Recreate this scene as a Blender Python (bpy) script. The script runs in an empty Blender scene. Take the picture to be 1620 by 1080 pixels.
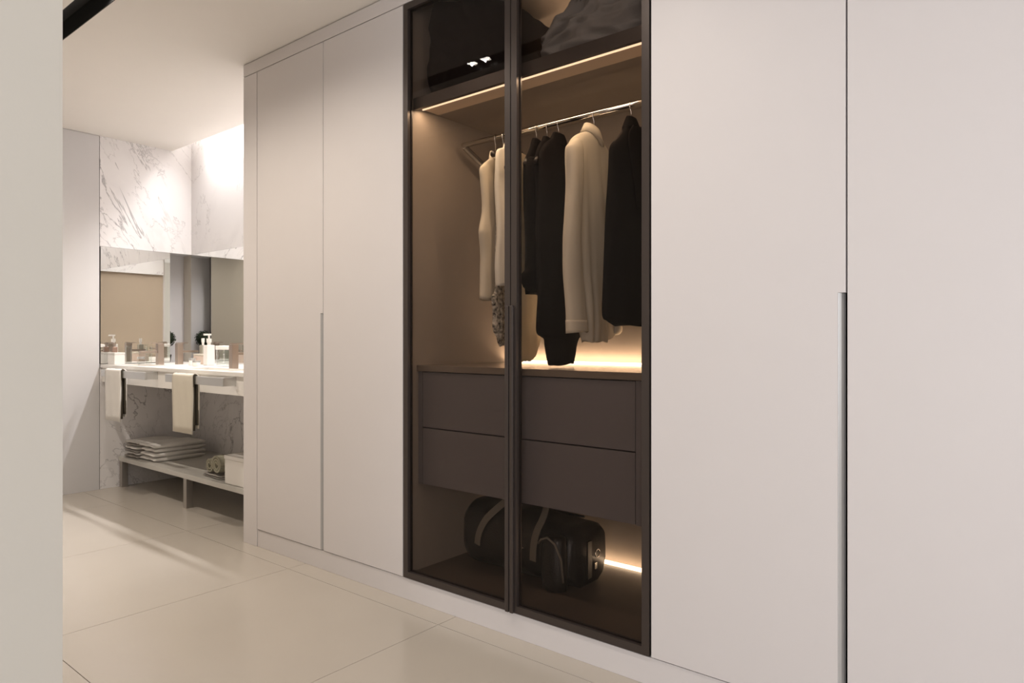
import bpy, bmesh, math, random
from mathutils import Vector, Matrix, noise
C = bpy.context.scene.collection
S = bpy.context.scene
random.seed(4)
R = math.radians
# ------------------------------------------------------------ camera, light, exposure
H_EYE = 1.083
cam = bpy.data.objects.new('camera', bpy.data.cameras.new('camera')); C.objects.link(cam)
cam.location = (0, 0, H_EYE); cam.rotation_euler = (R(90), 0, R(39.08))
cam.data.sensor_width = 36; cam.data.lens = 1077.5/1620*36; cam.data.shift_y = -4/1620
cam.data.clip_start = 0.02
S.camera = cam
S.view_settings.view_transform = 'Standard'; S.view_settings.look = 'None'
S.view_settings.gamma = 1; S.view_settings.use_curve_mapping = False
S.view_settings.exposure = -0.07
w = bpy.data.worlds.new('world'); S.world = w; w.use_nodes = True
w.node_tree.nodes['Background'].inputs[0].default_value = (0.75, 0.85, 1, 1)
w.node_tree.nodes['Background'].inputs[1].default_value = 1.0

def area(name, loc, rot, sx, sy, power, col):
    l = bpy.data.lights.new(name, 'AREA'); l.shape = 'RECTANGLE'; l.size = sx; l.size_y = sy
    l.energy = power; l.color = col
    o = bpy.data.objects.new(name, l); o.location = loc; o.rotation_euler = rot; C.objects.link(o); return o
# daylight entering through the real window in wall_front (behind the camera)
area('window_daylight', (0.95, -2.17, 1.35), (R(90), 0, 0), 2.3, 2.0, 75, (0.94, 0.955, 1.0))
# added fill light at the hall's end, in front of an invented window
area('hall_fill', (2.57, 0.75, 1.45), (R(90), 0, R(90)), 1.5, 2.0, 20, (1.0, 0.93, 0.87))
# cove light in the ceiling slot above the vanity
cv = area('cove_light', (-4.30, 2.535, 2.66), (R(-18), 0, 0), 1.62, 0.05, 26, (1.0, 0.97, 0.97)); cv.data.spread = R(112)
WARM = (1.0, 0.77, 0.52)

# ------------------------------------------------------------ materials
def mat(name, col, rough=0.5, metal=0.0, var=0.0, scale=8.0, bump=0.0, bscale=200.0, spec=0.5, coat=0.0):
    m = bpy.data.materials.new(name); m.use_nodes = True
    nt = m.node_tree; b = nt.nodes['Principled BSDF']
    b.inputs['Base Color'].default_value = (*col, 1); b.inputs['Roughness'].default_value = rough
    b.inputs['Metallic'].default_value = metal; b.inputs['Specular IOR Level'].default_value = spec
    b.inputs['Coat Weight'].default_value = coat
    tc = nt.nodes.new('ShaderNodeTexCoord')
    n = nt.nodes.new('ShaderNodeTexNoise'); n.inputs['Scale'].default_value = scale; n.inputs['Detail'].default_value = 5
    nt.links.new(tc.outputs['Object'], n.inputs['Vector'])
    r = nt.nodes.new('ShaderNodeMapRange')
    r.inputs['To Min'].default_value = 1-var; r.inputs['To Max'].default_value = 1+var
    nt.links.new(n.outputs['Fac'], r.inputs['Value'])
    mx = nt.nodes.new('ShaderNodeVectorMath'); mx.operation = 'SCALE'; mx.inputs[0].default_value = col
    nt.links.new(r.outputs[0], mx.inputs['Scale']); nt.links.new(mx.outputs[0], b.inputs['Base Color'])
    if bump:
        n2 = nt.nodes.new('ShaderNodeTexNoise'); n2.inputs['Scale'].default_value = bscale
        nt.links.new(tc.outputs['Object'], n2.inputs['Vector'])
        bp = nt.nodes.new('ShaderNodeBump'); bp.inputs['Strength'].default_value = bump; bp.inputs['Distance'].default_value = 0.002
        nt.links.new(n2.outputs['Fac'], bp.inputs['Height']); nt.links.new(bp.outputs[0], b.inputs['Normal'])
    return m

def emis(name, col, s):
    m = bpy.data.materials.new(name); m.use_nodes = True; b = m.node_tree.nodes['Principled BSDF']
    b.inputs['Base Color'].default_value = (*col, 1); b.inputs['Emission Color'].default_value = (*col, 1)
    b.inputs['Emission Strength'].default_value = s; return m

def marble():
    m = bpy.data.materials.new('marble'); m.use_nodes = True; nt = m.node_tree; b = nt.nodes['Principled BSDF']
    b.inputs['Roughness'].default_value = 0.22
    tc = nt.nodes.new('ShaderNodeTexCoord'); mp = nt.nodes.new('ShaderNodeMapping')
    mp.inputs['Scale'].default_value = (1.9, 1.9, 0.55)
    m0 = nt.nodes.new('ShaderNodeMapping'); m0.inputs['Rotation'].default_value = (R(-31), R(-24), R(15)); m0.inputs['Location'].default_value = (.3, 1.7, .4)
    nt.links.new(tc.outputs['Object'], m0.inputs['Vector']); nt.links.new(m0.outputs[0], mp.inputs['Vector'])
    last = None
    for sc, wd, dk, msc in ((0.9, 0.0075, 0.8, 1.1), (2.0, 0.010, 0.5, 2.0), (0.7, 0.04, 0.14, 1.6)):
        n = nt.nodes.new('ShaderNodeTexNoise'); n.inputs['Scale'].default_value = sc; n.inputs['Detail'].default_value = 7
        n.inputs['Roughness'].default_value = 0.6; n.inputs['Distortion'].default_value = 0.5
        nt.links.new(mp.outputs[0], n.inputs['Vector'])
        a = nt.nodes.new('ShaderNodeMath'); a.operation = 'SUBTRACT'; a.inputs[1].default_value = 0.5
        nt.links.new(n.outputs['Fac'], a.inputs[0])
        ab = nt.nodes.new('ShaderNodeMath'); ab.operation = 'ABSOLUTE'; nt.links.new(a.outputs[0], ab.inputs[0])
        r = nt.nodes.new('ShaderNodeMapRange'); r.inputs['From Max'].default_value = wd
        r.inputs['To Min'].default_value = dk; r.inputs['To Max'].default_value = 0
        nt.links.new(ab.outputs[0], r.inputs['Value'])
        n2 = nt.nodes.new('ShaderNodeTexNoise'); n2.inputs['Scale'].default_value = msc; n2.inputs['Detail'].default_value = 3
        nt.links.new(tc.outputs['Object'], n2.inputs['Vector'])
        r2 = nt.nodes.new('ShaderNodeMapRange'); r2.inputs['From Min'].default_value = 0.42; r2.inputs['From Max'].default_value = 0.56
        nt.links.new(n2.outputs['Fac'], r2.inputs['Value'])
        mu = nt.nodes.new('ShaderNodeMath'); mu.operation = 'MULTIPLY'
        nt.links.new(r.outputs[0], mu.inputs[0]); nt.links.new(r2.outputs[0], mu.inputs[1])
        if last is None: last = mu
        else:
            mm = nt.nodes.new('ShaderNodeMath'); mm.operation = 'MAXIMUM'
            nt.links.new(last.outputs[0], mm.inputs[0]); nt.links.new(mu.outputs[0], mm.inputs[1]); last = mm
    mix = nt.nodes.new('ShaderNodeMix'); mix.data_type = 'RGBA'
    mix.inputs['A'].default_value = (0.76, 0.735, 0.73, 1); mix.inputs['B'].default_value = (0.22, 0.205, 0.21, 1)
    nt.links.new(last.outputs[0], mix.inputs['Factor']); nt.links.new(mix.outputs['Result'], b.inputs['Base Color'])
    return m

def schlick(nt):
    l = nt.nodes.new('ShaderNodeLayerWeight'); l.inputs['Blend'].default_value = 0.5
    p = nt.nodes.new('ShaderNodeMath'); p.operation = 'POWER'; p.inputs[1].default_value = 5
    nt.links.new(l.outputs['Facing'], p.inputs[0])
    m = nt.nodes.new('ShaderNodeMath'); m.operation = 'MULTIPLY_ADD'; m.inputs[1].default_value = .97; m.inputs[2].default_value = .010
    nt.links.new(p.outputs[0], m.inputs[0]); return m

def smoked():
    m = bpy.data.materials.new('smoked_glass'); m.use_nodes = True; nt = m.node_tree
    nt.nodes.remove(nt.nodes['Principled BSDF']); out = nt.nodes['Material Output']
    t = nt.nodes.new('ShaderNodeBsdfTransparent'); t.inputs[0].default_value = (0.80, 0.765, 0.74, 1)
    g = nt.nodes.new('ShaderNodeBsdfGlossy'); g.inputs['Roughness'].default_value = 0.0; g.inputs[0].default_value = (1, 1, 1, 1)
    f = schlick(nt)
    mx = nt.nodes.new('ShaderNodeMixShader')
    nt.links.new(f.outputs[0], mx.inputs[0]); nt.links.new(t.outputs[0], mx.inputs[1]); nt.links.new(g.outputs[0], mx.inputs[2])
    nt.links.new(mx.outputs[0], out.inputs['Surface']); return m

def clear_glass(name, tint):
    m = bpy.data.materials.new(name); m.use_nodes = True; nt = m.node_tree
    nt.nodes.remove(nt.nodes['Principled BSDF']); out = nt.nodes['Material Output']
    t = nt.nodes.new('ShaderNodeBsdfTransparent'); t.inputs[0].default_value = (*tint, 1)
    g = nt.nodes.new('ShaderNodeBsdfGlossy'); g.inputs['Roughness'].default_value = 0.02
    f = schlick(nt)
    mx = nt.nodes.new('ShaderNodeMixShader')
    nt.links.new(f.outputs[0], mx.inputs[0]); nt.links.new(t.outputs[0], mx.inputs[1]); nt.links.new(g.outputs[0], mx.inputs[2])
    nt.links.new(mx.outputs[0], out.inputs['Surface']); return m

M = dict(
    paint=mat('wall_paint', (0.62, 0.57, 0.50), 0.85, var=0.015, bump=0.05),
    cream=mat('cream_paint', (0.56, 0.53, 0.475), 0.8, var=0.015, bump=0.05),
    ceil=mat('ceiling_paint', (0.84, 0.80, 0.755), 0.9, var=0.01),
    tan=mat('tan_paint', (0.42, 0.34, 0.26), 0.8, var=0.03),
    white=mat('white_panel', (0.60, 0.585, 0.585), 0.6, var=0.01),
    lacq=mat('matt_lacquer', (0.660, 0.622, 0.612), 0.45, var=0.012, spec=0.35),
    tile=mat('porcelain_tile', (0.475, 0.43, 0.375), 0.20, var=0.035, scale=3.0, spec=0.5),
    grout=mat('grout', (0.24, 0.20, 0.17), 0.9),
    marble=marble(),
    mirror=mat('mirror_glass', (0.82, 0.82, 0.80), 0.01, 1.0),
    anod=mat('bronze_anodised', (0.055, 0.046, 0.043), 0.38, 0.5, spec=0.4),
    anod2=mat('bronze_profile', (0.070, 0.056, 0.050), 0.34, 0.5, spec=0.4),
    inter=mat('taupe_interior', (0.25, 0.205, 0.170), 0.6, var=0.06, scale=25, bump=0.1, bscale=300),
    drawer=mat('charcoal_laminate', (0.135, 0.120, 0.125), 0.45, var=0.04, scale=40),
    ctop=mat('glossy_taupe_top', (0.16, 0.125, 0.10), 0.16, var=0.03),
    base=mat('dark_floor_panel', (0.085, 0.06, 0.045), 0.45, var=0.05),
    alu=mat('brushed_aluminium', (0.62, 0.62, 0.61), 0.3, 0.9, var=0.02),
    pull=mat('grey_edge_pull', (0.46, 0.45, 0.44), 0.35, 0.35),
    steel=mat('brushed_steel', (0.40, 0.37, 0.34), 0.35, 0.8, var=0.03),
    faucet=mat('brushed_nickel', (0.40, 0.33, 0.28), 0.28, 0.85, var=0.03),
    chrome=mat('chrome', (0.86, 0.84, 0.80), 0.12, 1.0),
    black=mat('black_metal', (0.012, 0.011, 0.011), 0.5),
    cream_cloth=mat('cream_cloth', (0.60, 0.53, 0.42), 0.9, var=0.05, bump=0.3, bscale=500),
    white_cloth=mat('white_cloth', (0.74, 0.69, 0.60), 0.9, var=0.05, bump=0.3, bscale=500),
    ochre_cloth=mat('ochre_cloth', (0.75, 0.62, 0.42), 0.9, var=0.06, bump=0.3, bscale=500),
    lace=mat('lace_cloth', (0.40, 0.36, 0.30), 0.9, var=2.6, scale=70, bump=1.0, bscale=120),
    black_cloth=mat('black_cloth', (0.007, 0.0055, 0.0055), 0.95, var=0.1, bump=0.2, bscale=500, spec=0.1),
    grey_cloth=mat('grey_cloth', (0.23, 0.215, 0.205), 0.95, var=0.12, scale=12, bump=0.4, bscale=300, spec=0.2),
    dark_cloth=mat('dark_cloth', (0.016, 0.012, 0.011), 0.95, var=0.15, bump=0.3, bscale=300, spec=0.1),
    leather=mat('black_leather', (0.016, 0.013, 0.012), 0.38, var=0.2, scale=20, bump=0.6, bscale=150),
    strap=mat('grey_webbing', (0.20, 0.17, 0.135), 0.8, var=0.05, bump=0.4, bscale=600),
    towel=mat('white_towel', (0.74, 0.71, 0.67), 1.0, var=0.05, bump=1.0, bscale=400),
    towel_b=mat('beige_towel', (0.62, 0.57, 0.48), 1.0, var=0.05, bump=1.0, bscale=400),
    towel_shade=mat('towel_side_shade', (0.055, 0.045, 0.03), 1.0, var=0.08, bump=1.0, bscale=400),
    towel_g=mat('grey_towel', (0.33, 0.30, 0.27), 1.0, var=0.08, bump=1.0, bscale=400),
    towel_o=mat('sage_towel', (0.36, 0.34, 0.26), 1.0, var=0.08, bump=1.0, bscale=400),
    shelfm=mat('pale_stone_top', (0.52, 0.50, 0.46), 0.3, var=0.03, scale=5),
    solid=mat('white_solid_surface', (0.78, 0.75, 0.71), 0.3, var=0.01),
    wood=mat('dark_hanger_wood', (0.02, 0.013, 0.01), 0.4),
    leaf=mat('leaf_green', (0.018, 0.03, 0.012), 0.7, var=0.4, scale=30),
    glass=clear_glass('clear_glass', (0.95, 0.96, 0.95)),
    smoked=smoked(),
    led_soft=emis('soft_warm_led', WARM, 1.7), lit_band=emis('lit_band_glow', (0.5, 0.36, 0.24), 0.12), led=emis('warm_led', WARM, 9.0), spot=emis('downlight_lens', (1.0, 0.93, 0.85), 60.0),
    cove=emis('cove_diffuser', (1.0, 0.96, 0.93), 6.0),
    skyglass=clear_glass('window_glass', (0.97, 0.98, 0.98)),
)

# ------------------------------------------------------------ helpers
def link(name, me, m, parent=None, label=None, cat=None, group=None, kind=None, loc=None):
    o = bpy.data.objects.new(name, me); C.objects.link(o)
    if m is not None:
        for k in (m if isinstance(m, (list, tuple)) else [m]): me.materials.append(M[k] if isinstance(k, str) else k)
    if parent is not None: o.parent = parent
    if loc is not None: o.location = loc
    if label: o['label'] = label
    if cat: o['category'] = cat
    if group: o['group'] = group
    if kind: o['kind'] = kind
    return o

def bobj(name, bm, m, parent=None, smooth=False, bevel=0.0, **kw):
    bmesh.ops.recalc_face_normals(bm, faces=bm.faces)
    me = bpy.data.meshes.new(name); bm.to_mesh(me); bm.free()
    if smooth:
        for p in me.polygons: p.use_smooth = True
    o = link(name, me, m, parent, **kw)
    if bevel:
        md = o.modifiers.new('bevel', 'BEVEL'); md.width = bevel; md.segments = 2; md.limit_method = 'ANGLE'
    return o

def bx(bm, x0, x1, y0, y1, z0, z1):
    v = [bm.verts.new((x, y, z)) for x in (x0, x1) for y in (y0, y1) for z in (z0, z1)]
    for f in ((0,1,3,2), (4,6,7,5), (0,4,5,1), (2,3,7,6), (0,2,6,4), (1,5,7,3)): bm.faces.new([v[i] for i in f])

def box(name, m, r, parent=None, bevel=0.0, off=(0, 0, 0), **kw):
    bm = bmesh.new(); rs = r if isinstance(r[0], (list, tuple)) else [r]
    for q in rs: bx(bm, q[0]-off[0], q[1]-off[0], q[2]-off[1], q[3]-off[1], q[4]-off[2], q[5]-off[2])
    return bobj(name, bm, m, parent, bevel=bevel, **kw)

def thing(name, loc, label, cat, group=None, rz=0.0):
    o = bpy.data.objects.new(name, None); C.objects.link(o); o.location = loc; o.rotation_euler = (0, 0, rz)
    o.empty_display_size = 0.05
    o['label'] = label; o['category'] = cat
    if group: o['group'] = group
    return o

def ring_loft(rings, cap=True):
    bm = bmesh.new(); rv = [[bm.verts.new(p) for p in r] for r in rings]; n = len(rings[0])
    for a, b in zip(rv, rv[1:]):
        for i in range(n): bm.faces.new((a[i], a[(i+1) % n], b[(i+1) % n], b[i]))
    if cap:
        bm.faces.new(rv[0][::-1]); bm.faces.new(rv[-1])
    return bm

def tube_bm(pts, rad, n=10, bm=None, flat=1.0):
    """tube along pts; rad scalar or list"""
    own = bm or bmesh.new(); pts = [Vector(p) for p in pts]; rv = []
    up = Vector((0, 0, 1)); prev = None
    for i, p in enumerate(pts):
        d = (pts[min(i+1, len(pts)-1)] - pts[max(i-1, 0)]).normalized()
        a = prev if prev is not None else (Vector((1, 0, 0)) if abs(d.x) < 0.8 else up)
        u = (a - d*a.dot(d)).normalized(); v = d.cross(u); prev = u
        r = rad[i] if isinstance(rad, (list, tuple)) else rad
        rv.append([own.verts.new(p + u*math.cos(2*math.pi*k/n)*r + v*math.sin(2*math.pi*k/n)*r*flat) for k in range(n)])
    for a, b in zip(rv, rv[1:]):
        for i in range(n): own.faces.new((a[i], a[(i+1) % n], b[(i+1) % n], b[i]))
    own.faces.new(rv[0][::-1]); own.faces.new(rv[-1]); return own

def lathe_bm(prof, n=24, bm=None, c=(0, 0, 0), cap=True):
    own = bm or bmesh.new(); rv = []
    for r, z in prof: rv.append([own.verts.new((c[0]+r*math.cos(2*math.pi*k/n), c[1]+r*math.sin(2*math.pi*k/n), c[2]+z)) for k in range(n)])
    for a, b in zip(rv, rv[1:]):
        for i in range(n): own.faces.new((a[i], a[(i+1) % n], b[(i+1) % n], b[i]))
    if cap: own.faces.new(rv[0][::-1]); own.faces.new(rv[-1])
    return own

def interp(rows, n):
    """catmull-rom over rows of equal-length tuples"""
    out = []; k = len(rows)-1
    for i in range(n+1):
        t = i/n*k; j = min(int(t), k-1); u = t-j
        p0, p1, p2, p3 = rows[max(j-1, 0)], rows[j], rows[j+1], rows[min(j+2, k)]
        out.append([0.5*(2*b+(c-a)*u+(2*a-5*b+4*c-d)*u*u+(3*b-a-3*c+d)*u**3) for a, b, c, d in zip(p0, p1, p2, p3)])
    return out

# ------------------------------------------------------------ setting
XL, XR, YF, YB, ZC = -5.40, 2.60, -2.20, 2.62, 2.546
XE = -3.42          # face of the stub wall that closes the wardrobe run
def struct(name, m, r, parent=None, **kw): return box(name, m, r, parent, kind=None if parent else 'structure', **kw)
floor = struct('floor', 'grout', (XL-.1, XR+.1, YF-.1, YB+.1, -.12, -.010))
xs = [XL] + [-4.845+i for i in range(8)] + [XR]; ys = [YF, -1.172, -.172, .828, 1.828, YB]
for i in range(len(xs)-1):
    for j in range(len(ys)-1):
        x0, x1, y0, y1 = xs[i]+.0012, xs[i+1]-.0012, ys[j]+.0012, ys[j+1]-.0012
        box('tile', 'tile', (x0, x1, y0, y1, -.0098, 0), floor, off=(0, 0, 0))
# ceiling with the black track slot and the cove slot
SX0, SX1, SY0, SY1 = -4.7, -0.9, 1.092, 1.204
CY = 2.449
struct('ceiling', 'ceil', [(XL, XR, YF, SY0, ZC, ZC+.03), (XL, SX0, SY0, SY1, ZC, ZC+.03), (SX1, XR, SY0, SY1, ZC, ZC+.03),
                           (XL, XR, SY1, CY, ZC, ZC+.03), (XE, XR, CY, YB, ZC, ZC+.03), (XL-.1, XR+.1, YF-.1, YB+.1, 2.74, 2.80)])
struct('trim_1', 'black', [(SX0, SX1, SY0+.0005, SY0+.0035, ZC, ZC+.09), (SX0, SX1, SY1-.0035, SY1-.0005, ZC, ZC+.09), (SX0, SX1, SY0+.0035, SY1-.0035, ZC+.085, ZC+.09), (SX0+.0005, SX0+.004, SY0+.0035, SY1-.0035, ZC, ZC+.085), (SX1-.004, SX1-.0005, SY0+.0035, SY1-.0035, ZC, ZC+.085)])
struct('trim_2', 'ceil', [(XL, XE, CY-.012, CY, ZC+.031, 2.74)])
struct('wall_right', 'paint', [(XR, XR+.1, YF, -.05, 0, 2.74), (XR, XR+.1, 1.55, YB, 0, 2.74), (XR, XR+.1, -.05, 1.55, 0, .4), (XR, XR+.1, -.05, 1.55, 2.46, 2.74)])
w2 = struct('added_window', 'white', [(XR+.01, XR+.07, -.05, .0, .4, 2.46), (XR+.01, XR+.07, 1.5, 1.55, .4, 2.46), (XR+.01, XR+.07, 0, 1.5, .4, .45), (XR+.01, XR+.07, 0, 1.5, 2.41, 2.46)])  # unseen window made up to go with the hall fill light
box('glass_pane', 'skyglass', (XR+.04, XR+.046, 0, 1.5, .45, 2.41), w2)
struct('wall_front', 'tan', [(-1.3, -.25, YF-.1, YF, 0, 2.74), (2.15, XR, YF-.1, YF, 0, 2.74), (-.25, 2.15, YF-.1, YF, 0, .3), (-.25, 2.15, YF-.1, YF, 2.4, 2.74)])
win = struct('window_1', 'white', [(-.25, -.19, YF-.08, YF-.01, .3, 2.4), (2.09, 2.15, YF-.08, YF-.01, .3, 2.4), (-.19, 2.09, YF-.08, YF-.01, .3, .36),
                                   (-.19, 2.09, YF-.08, YF-.01, 2.34, 2.4), (.92, .98, YF-.08, YF-.01, .36, 2.34)])
box('glass_pane', 'skyglass', (-.19, .92, YF-.05, YF-.044, .36, 2.34), win); box('glass_pane', 'skyglass', (.98, 2.09, YF-.05, YF-.044, .36, 2.34), win)
IX, IY = -1.30, 0.410
struct('wall_inner', 'cream', [(IX-.12, IX, YF, IY, 0, ZC), (XL, IX-.12, IY-.12, IY, 0, ZC)])
struct('wall_back', 'paint', (XL-.3, XR, YB, YB+.1, 0, 2.74))
struct('wall_end', 'tan', (XE, -3.300, 1.944, YB, 0, ZC))
# far wall: white panel, marble slabs, niche
NY0, NZ0, NZ1 = 2.34, .90, 1.752
wl = struct('wall_left', 'white', [(XL-.3, XL-.02, YF, NY0, 0, 2.74), (XL-.3, XL-.02, NY0, YB, 0, NZ0-.03), (XL-.3, XL-.02, NY0, YB, NZ1, 2.74), (XL-.3, XL-.17, NY0, YB, NZ0-.03, NZ1)])
MY = 1.938
box('wall_panel', 'white', (XL-.02, XL, IY, 1.40, 0, ZC-.003), wl); box('wall_panel', 'white', (XL-.02, XL, 1.404, MY-.004, 0, ZC-.003), wl)
box('marble_slab', 'marble', (XL-.02, XL, MY, YB, NZ1, 2.72), wl)
box('marble_slab', 'marble', (XL-.02, XL, MY, YB, 0, .870), wl)
box('ledge', 'solid', (XL-.168, XL-.021, NY0, YB, NZ0-.03, NZ0), wl)
wb = bpy.data.objects['wall_back']
SBX = XL
for a, b in ((XL+.001, -4.42), (-4.417, XE-.001)):
    box('marble_slab', 'marble', (a, b, YB-.02, YB, NZ1, 2.72), wb)
    box('marble_slab', 'marble', (a, b, YB-.02, YB, 0, .870), wb)
we = bpy.data.objects['wall_end']
box('marble_slab', 'marble', (XE-.02, XE, 1.946, YB-.021, NZ1, 2.72), we)
# mirrors
def mirror(name, r, frame, loc, label):
    t = thing(name, loc, label, 'mirror')
    box('mirror_glass', 'mirror', r, t, off=loc)
    box('backing', 'anod', frame, t, off=loc)
mirror('wall_mirror', (XL+.001, XL+.004, MY+.003, 2.432, .905, NZ1-.002), (XL-.019, XL+.001, MY+.003, 2.430, .905, NZ1-.002), (XL, 2.18, .905),
       'frameless mirror on the far marble wall, left of the potted plant')
mirror('wall_mirror', (XL+.004, XE-.003, YB-.024, YB-.021, .902, NZ1-.002), (XL+.004, XE-.003, YB-.0205, YB-.001, .902, NZ1-.002), (-4.4, YB, .902),
       'tall mirror right of the potted plant, meeting the edge of the wardrobe run')
# cove light strip
cl = box('cove_light_strip', 'cove', (XL+.05, XE-.05, 2.47, 2.50, 2.725, 2.739), label='white linear light hidden in the ceiling slot above the marble wall', cat='light')
# downlights in the black slot: a mirrored pair, then unseen pairs added as fill
DL = [(-2.486, 'left of two downlights in the black ceiling slot, mirrored in the glass door'), (-2.391, 'right of two downlights in the black ceiling slot, mirrored in the glass door'),
      (-3.20, 'added unseen downlight midway along the black ceiling slot, farther one of the pair'), (-3.105, 'added unseen downlight midway along the black ceiling slot, nearer one of the pair'),
      (-1.285, 'added unseen downlight at the near end of the black ceiling slot, inner one'), (-1.19, 'added unseen downlight at the near end of the black ceiling slot, outer one'),
      (-4.36, 'added unseen downlight in front of the vanity, farther one of the pair'), (-4.26, 'added unseen downlight in front of the vanity, nearer one of the pair')]
for x, lab in DL:
    t = thing('recessed_downlight', (x, 1.148, ZC+.02), lab, 'light', 'downlights in the ceiling slot')
    bobj('housing', lathe_bm([(.036, .0), (.036, .05), (.030, .05), (.030, .004), (.036, .0)], cap=False), 'black', t, smooth=False)
    bobj('lens', lathe_bm([(.029, .006), (.029, .012)]), 'spot', t)
    l = bpy.data.lights.new('downlight_beam', 'SPOT'); l.energy = 38 if x < -4 else 17; l.color = (1, .895, .78); l.spot_size = R(150); l.spot_blend = 1.0; l.shadow_soft_size = .004
    o = bpy.data.objects.new('downlight_beam', l); o.location = (x, 1.148, ZC+.014); C.objects.link(o)

# ------------------------------------------------------------ wardrobe run
Y0, ZD0, ZD1 = 1.920, .092, 2.475
G = .0022
HZ = 1.204
sur = thing('wardrobe_surround', (-1.6, Y0, 0), 'pale beige surround of the wardrobe run: end stile, top fascia and plinth', 'cabinet surround')
so = (-1.6, Y0, 0)
box('end_stile', 'lacq', (-3.407, -3.2755, Y0, 1.943, 0, ZD1+.0), sur, off=so, bevel=.001)
box('top_fascia', 'lacq', (-3.407, 2.55, Y0, 1.943, ZD1+.004, 2.541), sur, off=so, bevel=.001)
box('plinth', 'lacq', (-3.2735, 2.55, Y0+.004, 1.943, 0, ZD0-.004), sur, off=so, bevel=.001)

box('gap_shade_strip', 'black', [(-3.4, 2.55, Y0+.010, 1.943, 2.5412, 2.5458), (-3.27, 2.55, Y0+.0235, 1.944, 2.4752, 2.4785)], sur, off=so)  # black strips standing in for the shade inside the top gaps

def white_door(x0, x1, side, parent, off):
    """side: 'L' the door left of the handle gap (carries the bevelled pull), 'R' right of it"""
    bm = bmesh.new(); t = .022; hw = .0185
    if side == 'L':
        pts = [(x0+G, ZD0), (x1-G-hw, ZD0), (x1-G-hw, HZ), (x1-G, HZ), (x1-G, ZD1), (x0+G, ZD1)]
    else:
        pts = [(x0+G, ZD0), (x1-G, ZD0), (x1-G, ZD1), (x0+G, ZD1)]
    fr = [bm.verts.new((x-off[0], Y0-off[1], z)) for x, z in pts]; bk = [bm.verts.new((x-off[0], Y0+t-off[1], z)) for x, z in pts]
    bm.faces.new(fr[::-1]); bm.faces.new(bk); n = len(pts)
    for i in range(n): bm.faces.new((fr[i], fr[(i+1) % n], bk[(i+1) % n], bk[i]))
    d = bobj('door', bm, 'lacq', parent, bevel=.0008)
    if side == 'L':
        # bevelled metal edge pull: concave profile swept down the door edge
        prof = [(0, .0005), (.003, .001), (.0075, .005), (.0115, .012), (.0140, .0215), (0, .0215)]
        bm = bmesh.new()
        lo = [bm.verts.new((x1-G-hw+.0003+a-off[0], Y0+b-off[1], ZD0)) for a, b in prof]; hi = [bm.verts.new((x1-G-hw+.0003+a-off[0], Y0+b-off[1], HZ-.0005)) for a, b in prof]
        bm.faces.new(lo); bm.faces.new(hi[::-1]); n = len(prof)
        for i in range(n): bm.faces.new((lo[i], lo[(i+1) % n], hi[(i+1) % n], hi[i]))
        bobj('edge_handle', bm, 'pull', d)
    return d

def white_unit(x0, xm, x1, label, pull=True):
    loc = ((x0+x1)/2, 2.26, 0); t = thing('wardrobe_cabinet', loc, label, 'wardrobe', 'pale two door wardrobe cabinets')
    box('carcass', 'inter', [(x0+.001, x0+.019, 1.945, 2.58, .02, 2.53), (x1-.019, x1-.001, 1.945, 2.58, .02, 2.53), (x0+.019, x1-.019, 1.945, 2.58, .09, .108),
                    (x0+.019, x1-.019, 1.945, 2.58, 2.46, 2.478), (x0+.019, x1-.019, 2.57, 2.58, .108, 2.46)], t, off=loc)
    white_door(x0, xm, 'L', t, (loc[0], loc[1], 0)); white_door(xm, x1, 'R', t, (loc[0], loc[1], 0))
white_unit(-3.273, -2.700, -2.145, 'pale two-door wardrobe cabinet at the left end, nearest the bathroom')
white_unit(-1.003, -.4406, .125, 'large pale two-door wardrobe cabinet right of the glass-fronted one')
white_unit(.127, .69, 1.255, 'pale two-door wardrobe cabinet beyond the right edge of the view')

# glass fronted unit
gx0, gx1, gm = -2.143, -1.005, -1.5645
gl = ((gx0+gx1)/2, 2.26, 0)
gw = thing('glass_wardrobe', gl, 'dark-framed wardrobe with two smoked glass doors, lit inside, between pale cabinets', 'wardrobe')
def P(name, m, r, parent=gw, **kw): return box(name, m, r, parent, off=gl, **kw)
IZ0, IZ1, IB = .108, 2.522, 2.57
P('side_panel', 'inter', (gx0+.001, gx0+.020, 1.952, IB, .02, 2.53)); P('side_panel', 'inter', (gx1-.020, gx1-.001, 1.952, IB, .02, 2.53))
P('back_panel', 'inter', (gx0+.001, gx1-.001, IB, IB+.012, .02, 2.53))
P('base_panel', 'base', (gx0+.020, gx1-.020, 1.952, IB, .09, IZ0)); P('top_panel', 'inter', (gx0+.020, gx1-.020, 1.952, IB, IZ1, 2.535))
P('shelf', 'inter', (gx0+.021, gx1-.021, 1.972, IB-.002, 2.056, 2.086))
P('shelf_edge', 'anod2', (gx0+.021, gx1-.021, 1.955, 1.972, 2.042, 2.090), bevel=.001)
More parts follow.
